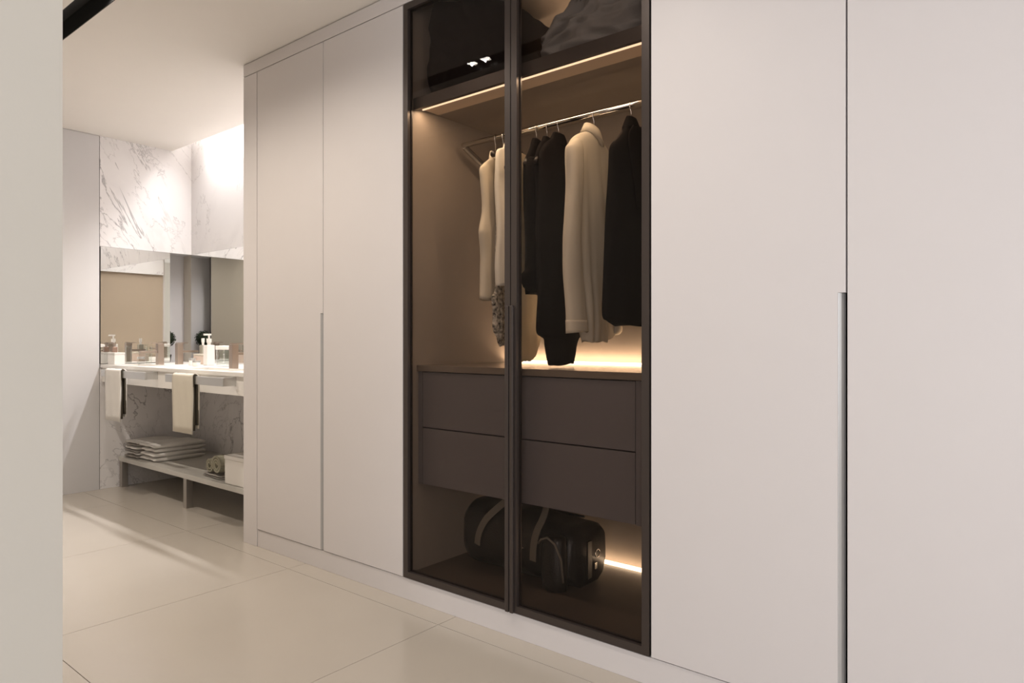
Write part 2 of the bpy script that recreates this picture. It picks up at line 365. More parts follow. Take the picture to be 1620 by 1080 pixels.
# light strips
P('light_strip', 'led_soft', (gx0+.03, gx1-.03, 2.000, 2.005, 2.050, 2.0555))
P('lit_underside', 'lit_band', (gx0+.03, gx1-.03, 2.0055, 2.095, 2.0545, 2.0558))  # weak emission put in for lamplight on the shelf underside behind the strip
P('light_strip', 'led', (gx0+.03, gx1-.03, IB-.020, IB-.004, .974, .982)); P('light_strip', 'led', (gx0+.03, gx1-.03, IB-.022, IB-.004, IZ0+.001, IZ0+.012))
P('light_strip', 'led_soft', (-1.76, gx1-.03, IB-.022, IB-.004, 2.088, 2.098))
xc, lw = (gx0+gx1)/2, gx1-gx0-.08
area('shelf_led', (xc, 1.990, 2.047), (R(8), 0, 0), lw, .012, 4.8, WARM)
area('counter_led', (xc, IB-.03, .985), (R(160), 0, 0), lw, .012, 3.0, WARM)
area('floor_led', (xc, IB-.03, .122), (R(160), 0, 0), lw, .012, .85, WARM)
area('top_led', (-1.40, IB-.045, 2.105), (R(165), 0, 0), .72, .012, 4.5, WARM)
# doors
def glass_door(x0, x1, hs):
    a, b = x0+G, x1-G; f = .026; d0, d1 = Y0-.002, Y0+.022
    bm = bmesh.new()
    for r in ((a, a+f, d0, d1, ZD0, ZD1), (b-f, b, d0, d1, ZD0, ZD1), (a+f, b-f, d0, d1, ZD0, ZD0+f), (a+f, b-f, d0, d1, ZD1-f, ZD1)):
        bx(bm, r[0]-gl[0], r[1]-gl[0], r[2]-gl[1], r[3]-gl[1], r[4], r[5])
    d = bobj('door', bm, 'anod2', gw)
    g = P('glass_pane', 'smoked', (a+f-.001, b-f+.001, d0+.012, d0+.017, ZD0+f-.001, ZD1-f+.001), d)
    P('glazing_bead', 'anod', [(a+f, a+f+.005, d0+.017, d1, ZD0+f, ZD1-f), (b-f-.005, b-f, d0+.017, d1, ZD0+f, ZD1-f), (a+f+.005, b-f-.005, d0+.017, d1, ZD0+f, ZD0+f+.005),
        (a+f+.005, b-f-.005, d0+.017, d1, ZD1-f-.005, ZD1-f)], d)
    if hs > 0: P('edge_handle', 'anod2', (b-.016, b, d0-.012, d0, ZD0, HZ), d, bevel=.003)
    else: P('edge_handle', 'anod2', (a, a+.016, d0-.012, d0, ZD0, HZ), d, bevel=.003)
glass_door(gx0, gm, 1); glass_door(gm, gx1, -1)
# drawer chest
ch = P('drawer_chest', 'drawer', [(gx0+.021, -2.098, 1.985, IB-.002, .473, .946), (-1.090, gx1-.021, 1.985, IB-.002, .473, .946), (-2.098, -1.090, 2.006, IB-.002, .473, .485), (-2.098, -1.09, IB-.02, IB-.002, .485, .946)])
P('worktop', 'ctop', (gx0+.021, gx1-.021, 1.975, IB-.022, .948, .973), ch, bevel=.001)
P('drawer', 'drawer', (-2.095, -1.093, 1.985, 2.40, .7145, .944), ch, bevel=.001); P('drawer', 'drawer', (-2.095, -1.093, 1.985, 2.40, .475, .7095), ch, bevel=.001)
# hanging rail
RY, RZ = 2.20, 1.937
def curvebm(p, r, n=12): return tube_bm(p, r, n)
rl = bobj('hanging_rail', tube_bm([(-2.064-gl[0], RY-gl[1], RZ), (gx1-.022-gl[0], RY-gl[1], RZ)], .0115, 16), 'chrome', gw, smooth=True)
bobj('rail_bracket', tube_bm([(-2.058-gl[0], RY-gl[1], RZ-.006), (-2.058-gl[0], RY+.12-gl[1], RZ-.06), (-2.058-gl[0], IB-.004-gl[1], RZ-.20)], .013, 8), 'steel', rl)

# ------------------------------------------------------------ hangers and garments
def hanger(X, phi, label, wire='chrome', top=1.862, hw=.12, drop=.10):
    t = thing('coat_hanger', (X, RY, RZ), label, 'hanger', 'hangers on the wardrobe rail', rz=R(-phi))
    pts = [(0, .0135*math.cos(a), .0135*math.sin(a)) for a in [R(-20+k*22) for k in range(11)]]
    pts += [(0, -.011, -.014), (0, -.002, -.030), (0, 0, top-RZ)]
    bobj('hook', tube_bm(pts, .0021, 6), wire, t, smooth=True)
    q = [(0, s*hw, top-RZ-.003-drop*abs(s)**1.35) for s in [k/8 for k in range(-8, 9)]]
    bobj('arms', tube_bm(q, [.006+.004*abs(s) for s in [k/8 for k in range(-8, 9)]], 8, flat=1.3), 'wood', t, smooth=True)
    return t

TH = 0.72
def cloth(name, m, rows, parent, n=40, N=44, folds=5, amp=.010, seed=0, sq=.75, zo=RZ, x=0.0, crease=.004, fs=1.0, **kw):
    """rows: (z, s_front, s_back, half_thickness). Closed draped volume in hanger coordinates."""
    rings = []; zt, zb = rows[0][0], rows[-1][0]
    for z, a, b, th in interp(rows, n):
        c, h = (a+b)/2, max((b-a)/2, .002); th = max(th, .001); f = (zt-z)/(zt-zb) ** 1.0
        ring = []
        for k in range(N):
            t = 2*math.pi*k/N; ct, st = math.cos(t), math.sin(t)
            px = math.copysign(abs(st)**sq, st)*th*TH; py = math.copysign(abs(ct)**.85, ct)*h
            fold = amp*min(1, f*1.6)*(math.sin(folds*(c+py)/.08*fs+seed*1.7+z*2.0*math.sin(seed+1)) + .5*math.sin(2.3*folds*(c+py)/.08*fs+seed*.7+z*5))
            px += math.copysign(fold*abs(st)**.5, 1)*(1 if st > 0 else .8)
            nz = noise.noise((py*9+seed, z*5+seed*3, px*6))*crease*2
            ring.append((x+px+nz, c+py+nz*.6*abs(ct), z-zo+.004*math.sin(folds*1.3*t+seed)*(f > .97)))
        rings.append(ring)
    return bobj(name, ring_loft(rings), m, parent, smooth=True, **kw)

def garment(name, X, phi, label, cat, group=None):
    return thing(name, (X, RY, RZ), label, cat, group, rz=R(-phi))

# 1 cream sleeveless blouse (leftmost)
hanger(-1.876, -20, 'dark hanger at the left end of the rail, holding the cream sleeveless blouse')
g = garment('sleeveless_blouse', -1.876, -20, 'long cream sleeveless blouse, leftmost on the rail', 'blouse')
cloth('body', 'cream_cloth', [(1.845, -.045, .045, .012), (1.825, -.085, .085, .02), (1.790, -.135, .14, .026), (1.765, -.160, .165, .026), (1.72, -.158, .165, .030),
     (1.60, -.150, .16, .036), (1.53, -.175, .17, .040), (1.50, -.180, .17, .040), (1.42, -.160, .165, .040), (1.32, -.162, .165, .042), (1.245, -.165, .17, .045)], g, folds=3, seed=1, amp=.009)
cloth('collar', 'cream_cloth', [(1.868, -.050, .050, .016), (1.85, -.062, .058, .020), (1.832, -.070, .065, .022)], g, n=8, folds=6, seed=3, amp=.002)
for k in range(3):
    bobj('frill', tube_bm([(.040+.004*math.sin(i*1.7+k), -.05+.05*k+.010*math.sin(i*1.3+k*2), -.10-.022*i) for i in range(9)], [.007+.003*math.sin(i*2.1+k) for i in range(9)], 8), 'white_cloth', g, smooth=True)
# 2 white blouse with ochre hem
hanger(-1.800, -15, 'dark hanger holding the white blouse behind the door joint')
g = garment('white_blouse', -1.800, -15, 'off-white blouse half hidden behind the joint of the glass doors', 'blouse')
cloth('body', 'white_cloth', [(1.872, -.040, .06, .012), (1.86, -.08, .13, .022), (1.84, -.12, .19, .026), (1.79, -.13, .205, .028), (1.68, -.125, .17, .032), (1.5, -.125, .16, .034), (1.38, -.125, .155, .038), (1.30, -.12, .155, .038)], g, folds=3, seed=5)
cloth('collar', 'white_cloth', [(1.893, -.04, .045, .016), (1.872, -.055, .058, .022), (1.852, -.06, .07, .024)], g, n=6, folds=2, seed=2, amp=.001)
hanger(-1.833, -18, 'dark hanger holding the lace skirt, second from the left end of the rail', hw=.12, drop=.03)
g = garment('lace_skirt', -1.833, -18, 'patterned grey lace skirt showing below the leftmost blouse', 'skirt')
cloth('body', 'lace', [(1.830, -.05, .05, .008), (1.80, -.08, .08, .012), (1.5, -.085, .09, .012), (1.30, -.10, .12, .014), (1.25, -.135, .14, .020), (1.20, -.115, .15, .026), (1.13, -.105, .15, .026), (1.09, -.07, .14, .020), (1.055, -.04, .10, .014)], g, folds=4, seed=9, amp=.008)
hanger(-1.745, -12, 'dark hanger holding the ochre dress behind the black jackets', hw=.12)
g = garment('ochre_dress', -1.745, -12, 'pale ochre dress whose hem hangs over the glowing counter beside the door joint', 'dress')
cloth('body', 'ochre_cloth', [(1.848, -.04, .04, .008), (1.81, -.09, .09, .014), (1.5, -.09, .12, .014), (1.25, -.08, .17, .016), (1.10, -.05, .20, .020), (1.02, -.02, .14, .018), (.992, 0, .09, .012)], g, folds=4, seed=4, amp=.006)
# 3 black jackets
hanger(-1.658, -15, 'dark hanger holding the foremost-left black jacket, third hook left of the cream shirt')
g = garment('black_jacket', -1.658, -15, 'black jacket left of the long black coat, its cuff poking out beside the door joint', 'jacket', None)
cloth('body', 'black_cloth', [(1.872, -.03, .04, .012), (1.85, -.06, .07, .02), (1.815, -.085, .11, .028), (1.765, -.120, .15, .032), (1.66, -.118, .16, .036), (1.45, -.105, .15, .036), (1.34, -.105, .15, .036), (1.27, -.095, .14, .036), (1.262, -.090, .13, .034)], g, folds=2, seed=2, amp=.004)
cloth('collar', 'black_cloth', [(1.886, -.035, .035, .018), (1.862, -.05, .05, .024), (1.84, -.06, .06, .026)], g, n=6, folds=1, seed=2, amp=.001)
cloth('sleeve', 'black_cloth', [(1.79, -.112, -.07, .020), (1.74, -.134, -.06, .030), (1.62, -.136, -.06, .032), (1.45, -.130, -.06, .030), (1.36, -.140, -.06, .030), (1.335, -.172, -.06, .030), (1.31, -.182, -.06, .030), (1.285, -.165, -.06, .028), (1.272, -.120, -.06, .02)], g, folds=1, seed=7, amp=.003, x=.02)
hanger(-1.605, -15, 'dark hanger holding the middle black jacket, second hook left of the cream shirt')
g = garment('black_jacket', -1.605, -15, 'black jacket pressed between the left black jacket and the long black coat', 'jacket', None)
cloth('body', 'black_cloth', [(1.872, -.03, .04, .012), (1.85, -.07, .07, .02), (1.815, -.10, .11, .028), (1.76, -.115, .15, .032), (1.6, -.11, .16, .034), (1.35, -.105, .16, .034), (1.27, -.10, .16, .034), (1.258, -.09, .15, .03)], g, folds=2, seed=3, amp=.004)
cloth('collar', 'black_cloth', [(1.884, -.035, .035, .016), (1.862, -.05, .05, .022), (1.84, -.06, .06, .024)], g, n=6, folds=1, seed=2, amp=.001)
hanger(-1.549, -5, 'dark hanger holding the long black coat, first hook left of the cream shirt')
g = garment('long_black_coat', -1.549, -5, 'long black coat hanging down to the counter, left of the cream shirt', 'coat')
cloth('body', 'black_cloth', [(1.874, -.035, .03, .012), (1.856, -.06, .045, .02), (1.82, -.11, .07, .028), (1.77, -.14, .09, .032), (1.6, -.15, .10, .034), (1.4, -.155, .10, .034), (1.25, -.155, .13, .034), (1.16, -.155, .16, .034), (1.105, -.150, .17, .032),
     (1.085, -.10, .155, .03), (1.06, -.095, .135, .028), (1.0, -.083, .110, .026), (.982, -.078, .105, .022)], g, n=56, folds=2, seed=6, amp=.004)
cloth('collar', 'black_cloth', [(1.890, -.035, .035, .016), (1.866, -.05, .048, .024), (1.842, -.06, .055, .026)], g, n=6, folds=1, seed=4, amp=.001)
cloth('sleeve', 'black_cloth', [(1.80, .03, .08, .02), (1.74, .02, .10, .03), (1.5, .02, .11, .03), (1.25, .03, .15, .03), (1.14, .06, .185, .028), (1.115, .08, .18, .02)], g, folds=1, seed=5, amp=.003, x=.022)
# 5 cream shirt
hanger(-1.385, 0, 'dark hanger with tall wire hook holding the cream shirt')
g = garment('cream_shirt', -1.385, 0, 'long-sleeved cream shirt with collar, seen from behind between black garments', 'shirt')
cloth('body', 'cream_cloth', [(1.866, -.03, .03, .010), (1.850, -.075, .045, .024), (1.825, -.125, .075, .032), (1.79, -.165, .112, .034), (1.745, -.175, .122, .036), (1.63, -.165, .112, .040), (1.52, -.155, .095, .042), (1.40, -.145, .074, .044), (1.27, -.125, .070, .046), (1.17, -.115, .070, .046), (1.10, -.10, .072, .044), (1.073, -.085, .070, .042)],
      g, n=56, N=64, folds=3, seed=8, amp=.007)
cloth('sleeve', 'cream_cloth', [(1.800, -.165, -.13, .016), (1.775, -.200, -.125, .028), (1.745, -.215, -.125, .034), (1.63, -.215, -.122, .036), (1.53, -.224, -.130, .034), (1.44, -.228, -.140, .034), (1.35, -.222, -.125, .034), (1.26, -.214, -.115, .032), (1.16, -.210, -.105, .032), (1.112, -.208, -.104, .032)],
      g, n=44, folds=2, seed=2, amp=.003, x=.022)
cloth('cuff', 'cream_cloth', [(1.150, -.212, -.101, .035), (1.106, -.211, -.100, .035)], g, n=4, folds=1, amp=.001, x=.022)
cloth('sleeve', 'cream_cloth', [(1.785, .08, .115, .016), (1.74, .075, .122, .026), (1.5, .03, .09, .028), (1.3, .02, .10, .030), (1.18, .03, .15, .032), (1.158, .05, .175, .032), (1.12, .07, .190, .032), (1.09, .07, .160, .028), (1.082, .06, .12, .02)], g, n=44, folds=2, seed=4, amp=.003, x=-.02)
bobj('cuff', tube_bm([(-.015, .150, 1.130-RZ), (-.015, .198, 1.122-RZ)], [.028, .024], 14), 'cream_cloth', g, smooth=True)
# stand and turned collar
bm = bmesh.new(); Nn = 20; r1 = []; r2 = []; r3 = []; r4 = []
for k in range(Nn):
    t = 2*math.pi*k/Nn; ct, st = math.cos(t), math.sin(t)
    r1.append((st*.020, -.014+ct*.040, 1.872-RZ-.014*ct)); r2.append((st*.025, -.014+ct*.046, 1.874-RZ-.014*ct))
    r3.append((st*.036, -.014+ct*.064, 1.836-RZ-.022*ct)); r4.append((st*.028, -.014+ct*.050, 1.830-RZ-.020*ct))
bobj('collar', ring_loft([r4, r3, r2, r1]), 'cream_cloth', g, smooth=True)
# 6 black jacket right
hanger(-1.226, 0, 'dark hanger holding the black jacket at the right end of the rail')
g = garment('black_jacket', -1.226, 0, 'black jacket right of the cream shirt, beside the right door frame', 'jacket', None)
cloth('body', 'black_cloth', [(1.874, -.025, .02, .012), (1.855, -.05, .035, .02), (1.825, -.07, .055, .03), (1.79, -.105, .08, .034), (1.755, -.140, .10, .036), (1.70, -.150, .11, .038), (1.55, -.168, .12, .040), (1.38, -.180, .13, .040), (1.25, -.185, .14, .040), (1.165, -.187, .14, .040), (1.150, -.160, .14, .04), (1.132, -.11, .14, .034)], g, n=50, folds=2, seed=1, amp=.003)
cloth('collar', 'black_cloth', [(1.888, -.03, .03, .016), (1.864, -.045, .045, .024), (1.84, -.06, .055, .028)], g, n=6, folds=1, seed=2, amp=.001)
cloth('sleeve', 'black_cloth', [(1.80, .02, .085, .02), (1.74, .02, .115, .03), (1.5, .02, .145, .032), (1.25, .03, .165, .032), (1.15, .04, .165, .03), (1.14, .05, .155, .02)], g, folds=1, seed=5, amp=.003, x=.012)
cloth('lapel', 'black_cloth', [(1.845, -.045, .04, .010), (1.80, -.075, .02, .010), (1.70, -.06, .0, .010), (1.55, -.03, -.01, .006)], g, n=16, folds=1, amp=.001, x=.034)

# ------------------------------------------------------------ soft goods on the top shelf
def soft(name, m, loc, size, seed, parent=None, lump=.25, crease=.02, rz=0, n=5, label=None, cat=None, group=None, taper=0.0, pw=4, fd=0.0):
    bm = bmesh.new(); bmesh.ops.create_cube(bm, size=2)
    bmesh.ops.subdivide_edges(bm, edges=bm.edges[:], cuts=2**n-1, use_grid_fill=True)
    for v in bm.verts:
        p = v.co.copy(); q = Vector([math.copysign(abs(c)**1.0, c) for c in p])
        L = (abs(q.x)**pw+abs(q.y)**pw+abs(q.z)**pw)**(1/pw); q = q/L*1.0
        x, y, z = q
        top = max(0, z)
        k = 1 + lump*noise.noise((x*1.3+seed, y*1.3, z*.8)) * (0.4+top)
        cr = -abs(noise.noise((x*2.2+seed*2, y*1.7+z, seed)))*crease*8 + noise.noise((x*7+seed, y*5, z*5))*crease*.8
        fold = fd*(abs(noise.noise((x*2.6+z*1.6+seed, z*2.2-x, seed+y)))*2-.35)
        hz = size[2]*(1-taper*(x*.5-.1))
        v.co = Vector((x*size[0]*(1+.06*noise.noise((y*2, z*3, seed))), y*(size[1]*(1+.05*noise.noise((x*2, z*2, seed+4)))-fold), (z*k+1)*hz*.5 + cr*max(0, z+.3)))
        v.co.z = max(v.co.z, 0.0)
    return bobj(name, bm, m, parent, smooth=True, label=label, cat=cat, group=group, loc=loc)
SZ = 2.0875
d = soft('folded_duvet', 'grey_cloth', (-1.285, 2.19, SZ+.003), (.250, .200, .27), 3.1, lump=.22, crease=.010, taper=-.75, fd=.035, label='crumpled charcoal grey duvet on the top shelf behind the right glass door', cat='duvet')
d = soft('folded_blanket', 'dark_cloth', (-1.895, 2.235, SZ+.003), (.205, .255, .37), 7.7, lump=.10, crease=.003, pw=7, fd=.012, taper=.25, label='black folded blanket on the top shelf behind the left glass door', cat='blanket')

# ------------------------------------------------------------ duffel bag
bl = (-1.755, 2.30, IZ0+.002)
bag = thing('duffel_bag', bl, 'black leather duffel bag with grey webbing handles on the wardrobe base', 'bag')
def prof(hy, hz, n=36):
    o = []
    for k in range(n):
        t = 2*math.pi*k/n; ct, st = math.cos(t), math.sin(t)
        o.append((math.copysign(abs(ct)**.6, ct)*hy, math.copysign(abs(st)**.7, st)*hz+hz))
    return o
rings = []
for i in range(25):
    u = -1+2*i/24; e = (1-abs(u)**8)**.5 if abs(u) < 1 else 0
    e = .90+.10*e; sag = 1+.05*math.sin(u*5+1)-.10*(u+1)*.5
    rings.append([(u*.285+.006*noise.noise((y*20, z*14, u)), y*e*1.0+.008*noise.noise((u*4, z*12, 2)), z*sag*e+.008*noise.noise((u*5, y*12, 5)) if z > .01 else 0.0) for y, z in prof(.135, .137)])
bobj('body', ring_loft(rings), 'leather', bag, smooth=True)
bobj('zip', tube_bm([(-.26+.52*k/12, 0, .258-.012*(k/12)+.018+.004*math.sin(k)) for k in range(13)], .005, 8), 'black', bag, smooth=True)
def bag_y(z):
    q = min(1, abs((z-.137)/.137)); st = q**(1/.7); return .135*max(0, 1-st*st)**.3
for sgn in (-1, 1):
    ctl = [(-.185, .10), (-.170, .16), (-.125, .235), (-.055, .305), (.03, .330), (.115, .312), (.135, .26), (.118, .16), (.112, .09)]
    pts = []
    for x, z in interp(ctl, 40):
        y = bag_y(z)+.012 if z < .22 else max(bag_y(.22)+.012-(z-.22)*.75, .035); pts.append(Vector((x, sgn*y, z)))
    bm = bmesh.new(); vv = []
    for i, p in enumerate(pts):
        d = (pts[min(i+1, 40)]-pts[max(i-1, 0)]).normalized(); nrm = Vector((0, sgn, .25)).normalized(); wd = d.cross(nrm).normalized()*.0155; nn = nrm*.002
        vv.append([bm.verts.new(p+wd+nn), bm.verts.new(p-wd+nn), bm.verts.new(p-wd-nn), bm.verts.new(p+wd-nn)])
    for a_, b2 in zip(vv, vv[1:]):
        for i in range(4): bm.faces.new((a_[i], a_[(i+1) % 4], b2[(i+1) % 4], b2[i]))
    bm.faces.new(vv[0][::-1]); bm.faces.new(vv[-1])
    bobj('handle', bm, 'strap', bag)
# end pocket and trim on the front right
rings = []
for z, r in ((0, .045), (.004, .052), (.05, .055), (.13, .056), (.16, .054), (.175, .050), (.185, .052), (.205, .046), (.212, .02)):
    rings.append([(.215+math.cos(t)*r*1.0, -.140+math.sin(t)*r*.75, z) for t in [2*math.pi*k/24 for k in range(24)]])
bobj('side_pocket', ring_loft(rings), 'leather', bag, smooth=True)
bobj('pocket_strap', tube_bm([(.165, -.180, .178), (.185, -.188, .200), (.215, -.190, .212), (.245, -.182, .190), (.262, -.165, .13), (.265, -.155, .04)], .0045, 6), 'strap', bag, smooth=True)
rg = bmesh.new(); tube_bm([(.29+.0, .05+.016*math.cos(a), .11+.016*math.sin(a)) for a in [2*math.pi*k/12 for k in range(13)]], .0028, 6, rg)
bobj('ring', rg, 'chrome', bag, smooth=True)
rg = bmesh.new(); tube_bm([(-.29, -.08+.014*math.cos(a), .13+.014*math.sin(a)) for a in [2*math.pi*k/12 for k in range(13)]], .0028, 6, rg)
bobj('ring', rg, 'chrome', bag, smooth=True)
bobj('rivet', lathe_bm([(.006, 0), (.006, .003), (.002, .004)], 12, c=(.055, -.139, .13)), 'chrome', bag)
bobj('buckle', (lambda b: (bx(b, .283, .292, .028, .045, .05, .075), b)[1])(bmesh.new()), 'chrome', bag)
bobj('end_strap', (lambda b: (bx(b, .283, .290, -.02, .012, .02, .17), b)[1])(bmesh.new()), 'leather', bag, bevel=.002)

# ------------------------------------------------------------ vanity
VF = 1.940; vl = (-4.41, 2.28, .87)
va = thing('vanity_counter', (vl[0], vl[1], .77), 'long white wall-hung vanity counter with apron under the mirrors', 'vanity')
vo = (vl[0], vl[1], .77)
bm = bmesh.new()
basins = [(-5.22, -4.70), (-4.20, -3.68)]
BY0, BY1 = 1.99, 2.13; X0, X1 = XL+.002, XE-.022
for r in ((X0, X1, VF, BY0, .878, .900), (X0, X1, BY1, YB-.0245, .878, .900), (X0, basins[0][0], BY0, BY1, .878, .900), (basins[0][1], basins[1][0], BY0, BY1, .878, .900), (basins[1][1], X1, BY0, BY1, .878, .900)):
    bx(bm, r[0]-vo[0], r[1]-vo[0], r[2]-vo[1], r[3]-vo[1], r[4]-vo[2], r[5]-vo[2])
bobj('countertop', bm, 'solid', va)
box('apron', 'solid', (X0, X1, VF+.012, VF+.032, .772, .877), va, off=vo)
box('underside', 'solid', (X0, X1, VF+.033, YB-.0245, .772, .780), va, off=vo)
for a, b in basins:
    box('basin', 'solid', [(a+.0005, a+.005, BY0+.0005, BY1-.0005, .80, .904), (b-.005, b-.0005, BY0+.0005, BY1-.0005, .80, .904), (a+.0052, b-.0052, BY0+.0005, BY0+.005, .80, .904), (a+.0052, b-.0052, BY1-.005, BY1-.0005, .80, .904), (a+.0052, b-.0052, BY0+.0052, BY1-.0052, .80, .806)], va, off=vo)
def towel_rail(x0, x1, label):
    lc = ((x0+x1)/2, VF+.012, .85); t = thing('towel_rail', lc, label, 'towel rail', 'towel rails on the vanity apron')
    box('bar', 'alu', (x0, x1, 1.872, 1.884, .825, .872), t, off=lc, bevel=.002)
    box('arm', 'alu', (x0, x0+.012, 1.884, VF+.0115, .825, .872), t, off=lc); box('arm', 'alu', (x1-.012, x1, 1.884, VF+.0115, .825, .872), t, off=lc)
towel_rail(-5.20, -4.50, 'flat steel towel rail at the left end of the vanity apron')
towel_rail(-4.22, -3.54, 'flat steel towel rail on the vanity apron nearest the wardrobe')
def hung_towel(x0, x1, zb, m, label):
    lc = ((x0+x1)/2, 1.878, .88); t = thing('hanging_towel', lc, label, 'towel', None)
    top = .884; w = (x1-x0)
    def sheet(y0, y1, z0, mm, name, xa, xb, seed):
        # draped leaf from front bottom over the bar to back bottom
        path = [(y0, z0)] + [(y0, z0+(top-.018-z0)*k/8) for k in range(1, 9)]
        for k in range(1, 8):
            a = math.pi*k/8; path.append(((y0+y1)/2-(y1-y0)/2*math.cos(a), top-.018+.018*math.sin(a)))
        path += [(y1, top-.018-(top-.018-z0-.03)*k/8) for k in range(0, 9)]
        bm = bmesh.new(); g = []; nx = 10; th = .008
        for i in range(nx+1):
            x = xa+(xb-xa)*i/nx
            rowo = []; rowi = []
            for j, (y, z) in enumerate(path):
                wv = .0022*math.sin(i*1.5+seed+z*14)
                dy = -1 if y < (y0+y1)/2 else 1
                rowo.append(bm.verts.new((x-lc[0]+.004*math.sin(z*11+seed), y+wv-lc[1], z-lc[2])))
                s = .55 if 8 < j < 17 else 1
                rowi.append(bm.verts.new((x-lc[0]+.004*math.sin(z*11+seed), y+wv-dy*th*s-lc[1], z-lc[2]-(th if 9 <= j <= 15 else 0))))
            g.append((rowo, rowi))
        for (a, c), (b, d) in zip(g, g[1:]):
            for j in range(len(path)-1): bm.faces.new((a[j], a[j+1], b[j+1], b[j])); bm.faces.new((c[j], d[j], d[j+1], c[j+1]))
            bm.faces.new((a[0], b[0], d[0], c[0])); bm.faces.new((a[-1], c[-1], d[-1], b[-1]))
        for a, c in (g[0], g[-1]):
            for j in range(len(path)-1): bm.faces.new((a[j], c[j], c[j+1], a[j+1]))
        return bobj(name, bm, mm, t, smooth=True)
    sheet(1.856, 1.900, zb, m, 'outer_layer', x0, x1, 0.5)
    sheet(1.8645, 1.8915, zb+.02, 'towel_shade', 'shaded_layer', x0+.003, x1+.004, 2.0)  # dark layer paints in the shade on the towel's folded side
hung_towel(-5.085, -4.840, .535, 'towel', 'white towel with painted shade inside its fold hanging on the left rail of the vanity')
hung_towel(-4.090, -3.850, .540, 'towel_b', 'cream towel with painted shade inside its fold hanging on the right rail of the vanity')

# low shelf bench
bn = (-4.41, 2.33, 0); b_ = thing('low_bench_shelf', bn, 'long low shelf on square steel legs under the vanity', 'shelf')
box('top', 'shelfm', (XL+.003, XE-.023, 2.060, YB-.022, .190, .222), b_, off=bn, bevel=.002)
for x in (-5.385, -4.395, -3.49):
    for y in (2.064, YB-.07):
        box('leg', 'steel', (x, x+.042, y, y+.042, 0, .190), b_, off=bn, bevel=.001)
# folded towels
def folded(x0, x1, y0, y1, z0, h, m, label, seed, group, layers=2):
    lc = ((x0+x1)/2, (y0+y1)/2, z0); bm = bmesh.new(); lh = h/layers
    for L in range(layers):
        rings = []; hy = (y1-y0)/2; hx = (x1-x0)/2
        for i in range(13):
            u = -1+2*i/12
            ring = []
            for k in range(20):
                t = 2*math.pi*k/20; ct, st = math.cos(t), math.sin(t)
                py = math.copysign(abs(ct)**.45, ct)*hy*(1+.01*math.sin(seed+L)); pz = math.copysign(abs(st)**.8, st)*lh*.45+lh*(L+.5)
                ring.append((u*hx*(1+.02*math.sin(seed*2+L*3)), py+.004*math.sin(u*3+seed+L), pz+.0015*math.sin(u*6+seed*3+py*20)*(1 if z0+pz > z0+.004 else 0)))
            rings.append(ring)
        b2 = ring_loft(rings)
        me = bpy.data.meshes.new('t'); b2.to_mesh(me); b2.free(); bm.from_mesh(me); bpy.data.meshes.remove(me)
    return bobj('folded_towel', bm, m, None, smooth=True, bevel=0, label=label, cat='towel', group=group, loc=lc)
pos6 = ['lowest', 'second lowest', 'third from the bottom', 'third from the top', 'second highest', 'topmost']
for k in range(6):
    folded(-5.355+.004*(k % 2), -5.155-.003*(k % 2), 2.085+.006*((k*2) % 3), 2.40, .2235+.0205*k, .020, 'towel' if k % 2 else 'towel_g', 'thin folded towel, %s of the left stack on the low shelf' % pos6[k], k*1.3, 'left stack of folded towels', layers=1)
pos4 = ['lowest', 'second lowest', 'second highest', 'topmost']
for k in range(4):
    folded(-5.13+.004*(k % 2), -4.905-.006*((k+1) % 2), 2.105-.006*(k % 2), 2.47, .2235+.0315*k, .031, 'towel', 'thick folded towel, %s of the right stack on the low shelf' % pos4[k], k*2.1+1, 'right stack of folded towels', layers=1)
# rolled towel
def rolled(loc, L, turns, th, m, label, r0=.006):
    n = int(turns*18); bm = bmesh.new(); A = []
    for i in range(n+1):
        a = i/18*2*math.pi; r = r0+(th+.0035)*i/18; A.append(((r*math.cos(a), r*math.sin(a)), ((r+th)*math.cos(a), (r+th)*math.sin(a))))
    R_ = r0+(th+.0035)*turns+th
    fr = [[bm.verts.new((p[0], y, p[1]+R_)) for p in q] for y in (0, L) for q in A]; m_ = n+1
    for i in range(n):
        f0, f1, g0, g1 = fr[i], fr[i+1], fr[m_+i], fr[m_+i+1]
        bm.faces.new((f0[0], f0[1], f1[1], f1[0])); bm.faces.new((g0[0], g1[0], g1[1], g0[1]))
        bm.faces.new((f0[1], g0[1], g1[1], f1[1])); bm.faces.new((f0[0], f1[0], g1[0], g0[0]))
    bm.faces.new((fr[0][0], fr[m_][0], fr[m_][1], fr[0][1])); bm.faces.new((fr[n][0], fr[n][1], fr[m_+n][1], fr[m_+n][0]))
    return bobj('rolled_towel', bm, m, None, smooth=False, label=label, cat='towel', group='sage rolled towels', loc=loc)
folded(-4.215, -3.985, 2.10, 2.42, .2235, .022, 'towel_g', 'flat folded grey towel under the rolled sage towels', 3.3, None)
rolled((-4.045, 2.10, .2475), .32, 2.6, .013, 'towel_o', 'larger rolled sage towel, right one of the two beside the white box')
rolled((-4.160, 2.115, .2475), .29, 2.0, .012, 'towel_o', 'smaller rolled sage towel, left one of the two beside the white box')
wb_ = thing('storage_box', (-3.78, 2.27, .2235), 'plain white storage box at the right end of the low shelf', 'box')
box('box_body', 'solid', (-3.895, -3.60, 2.075, 2.46, .2235, .368), wb_, off=(-3.78, 2.27, .2235), bevel=.003); box('lid', 'solid', (-3.898, -3.597, 2.072, 2.463, .3685, .392), wb_, off=(-3.78, 2.27, .2235), bevel=.003)

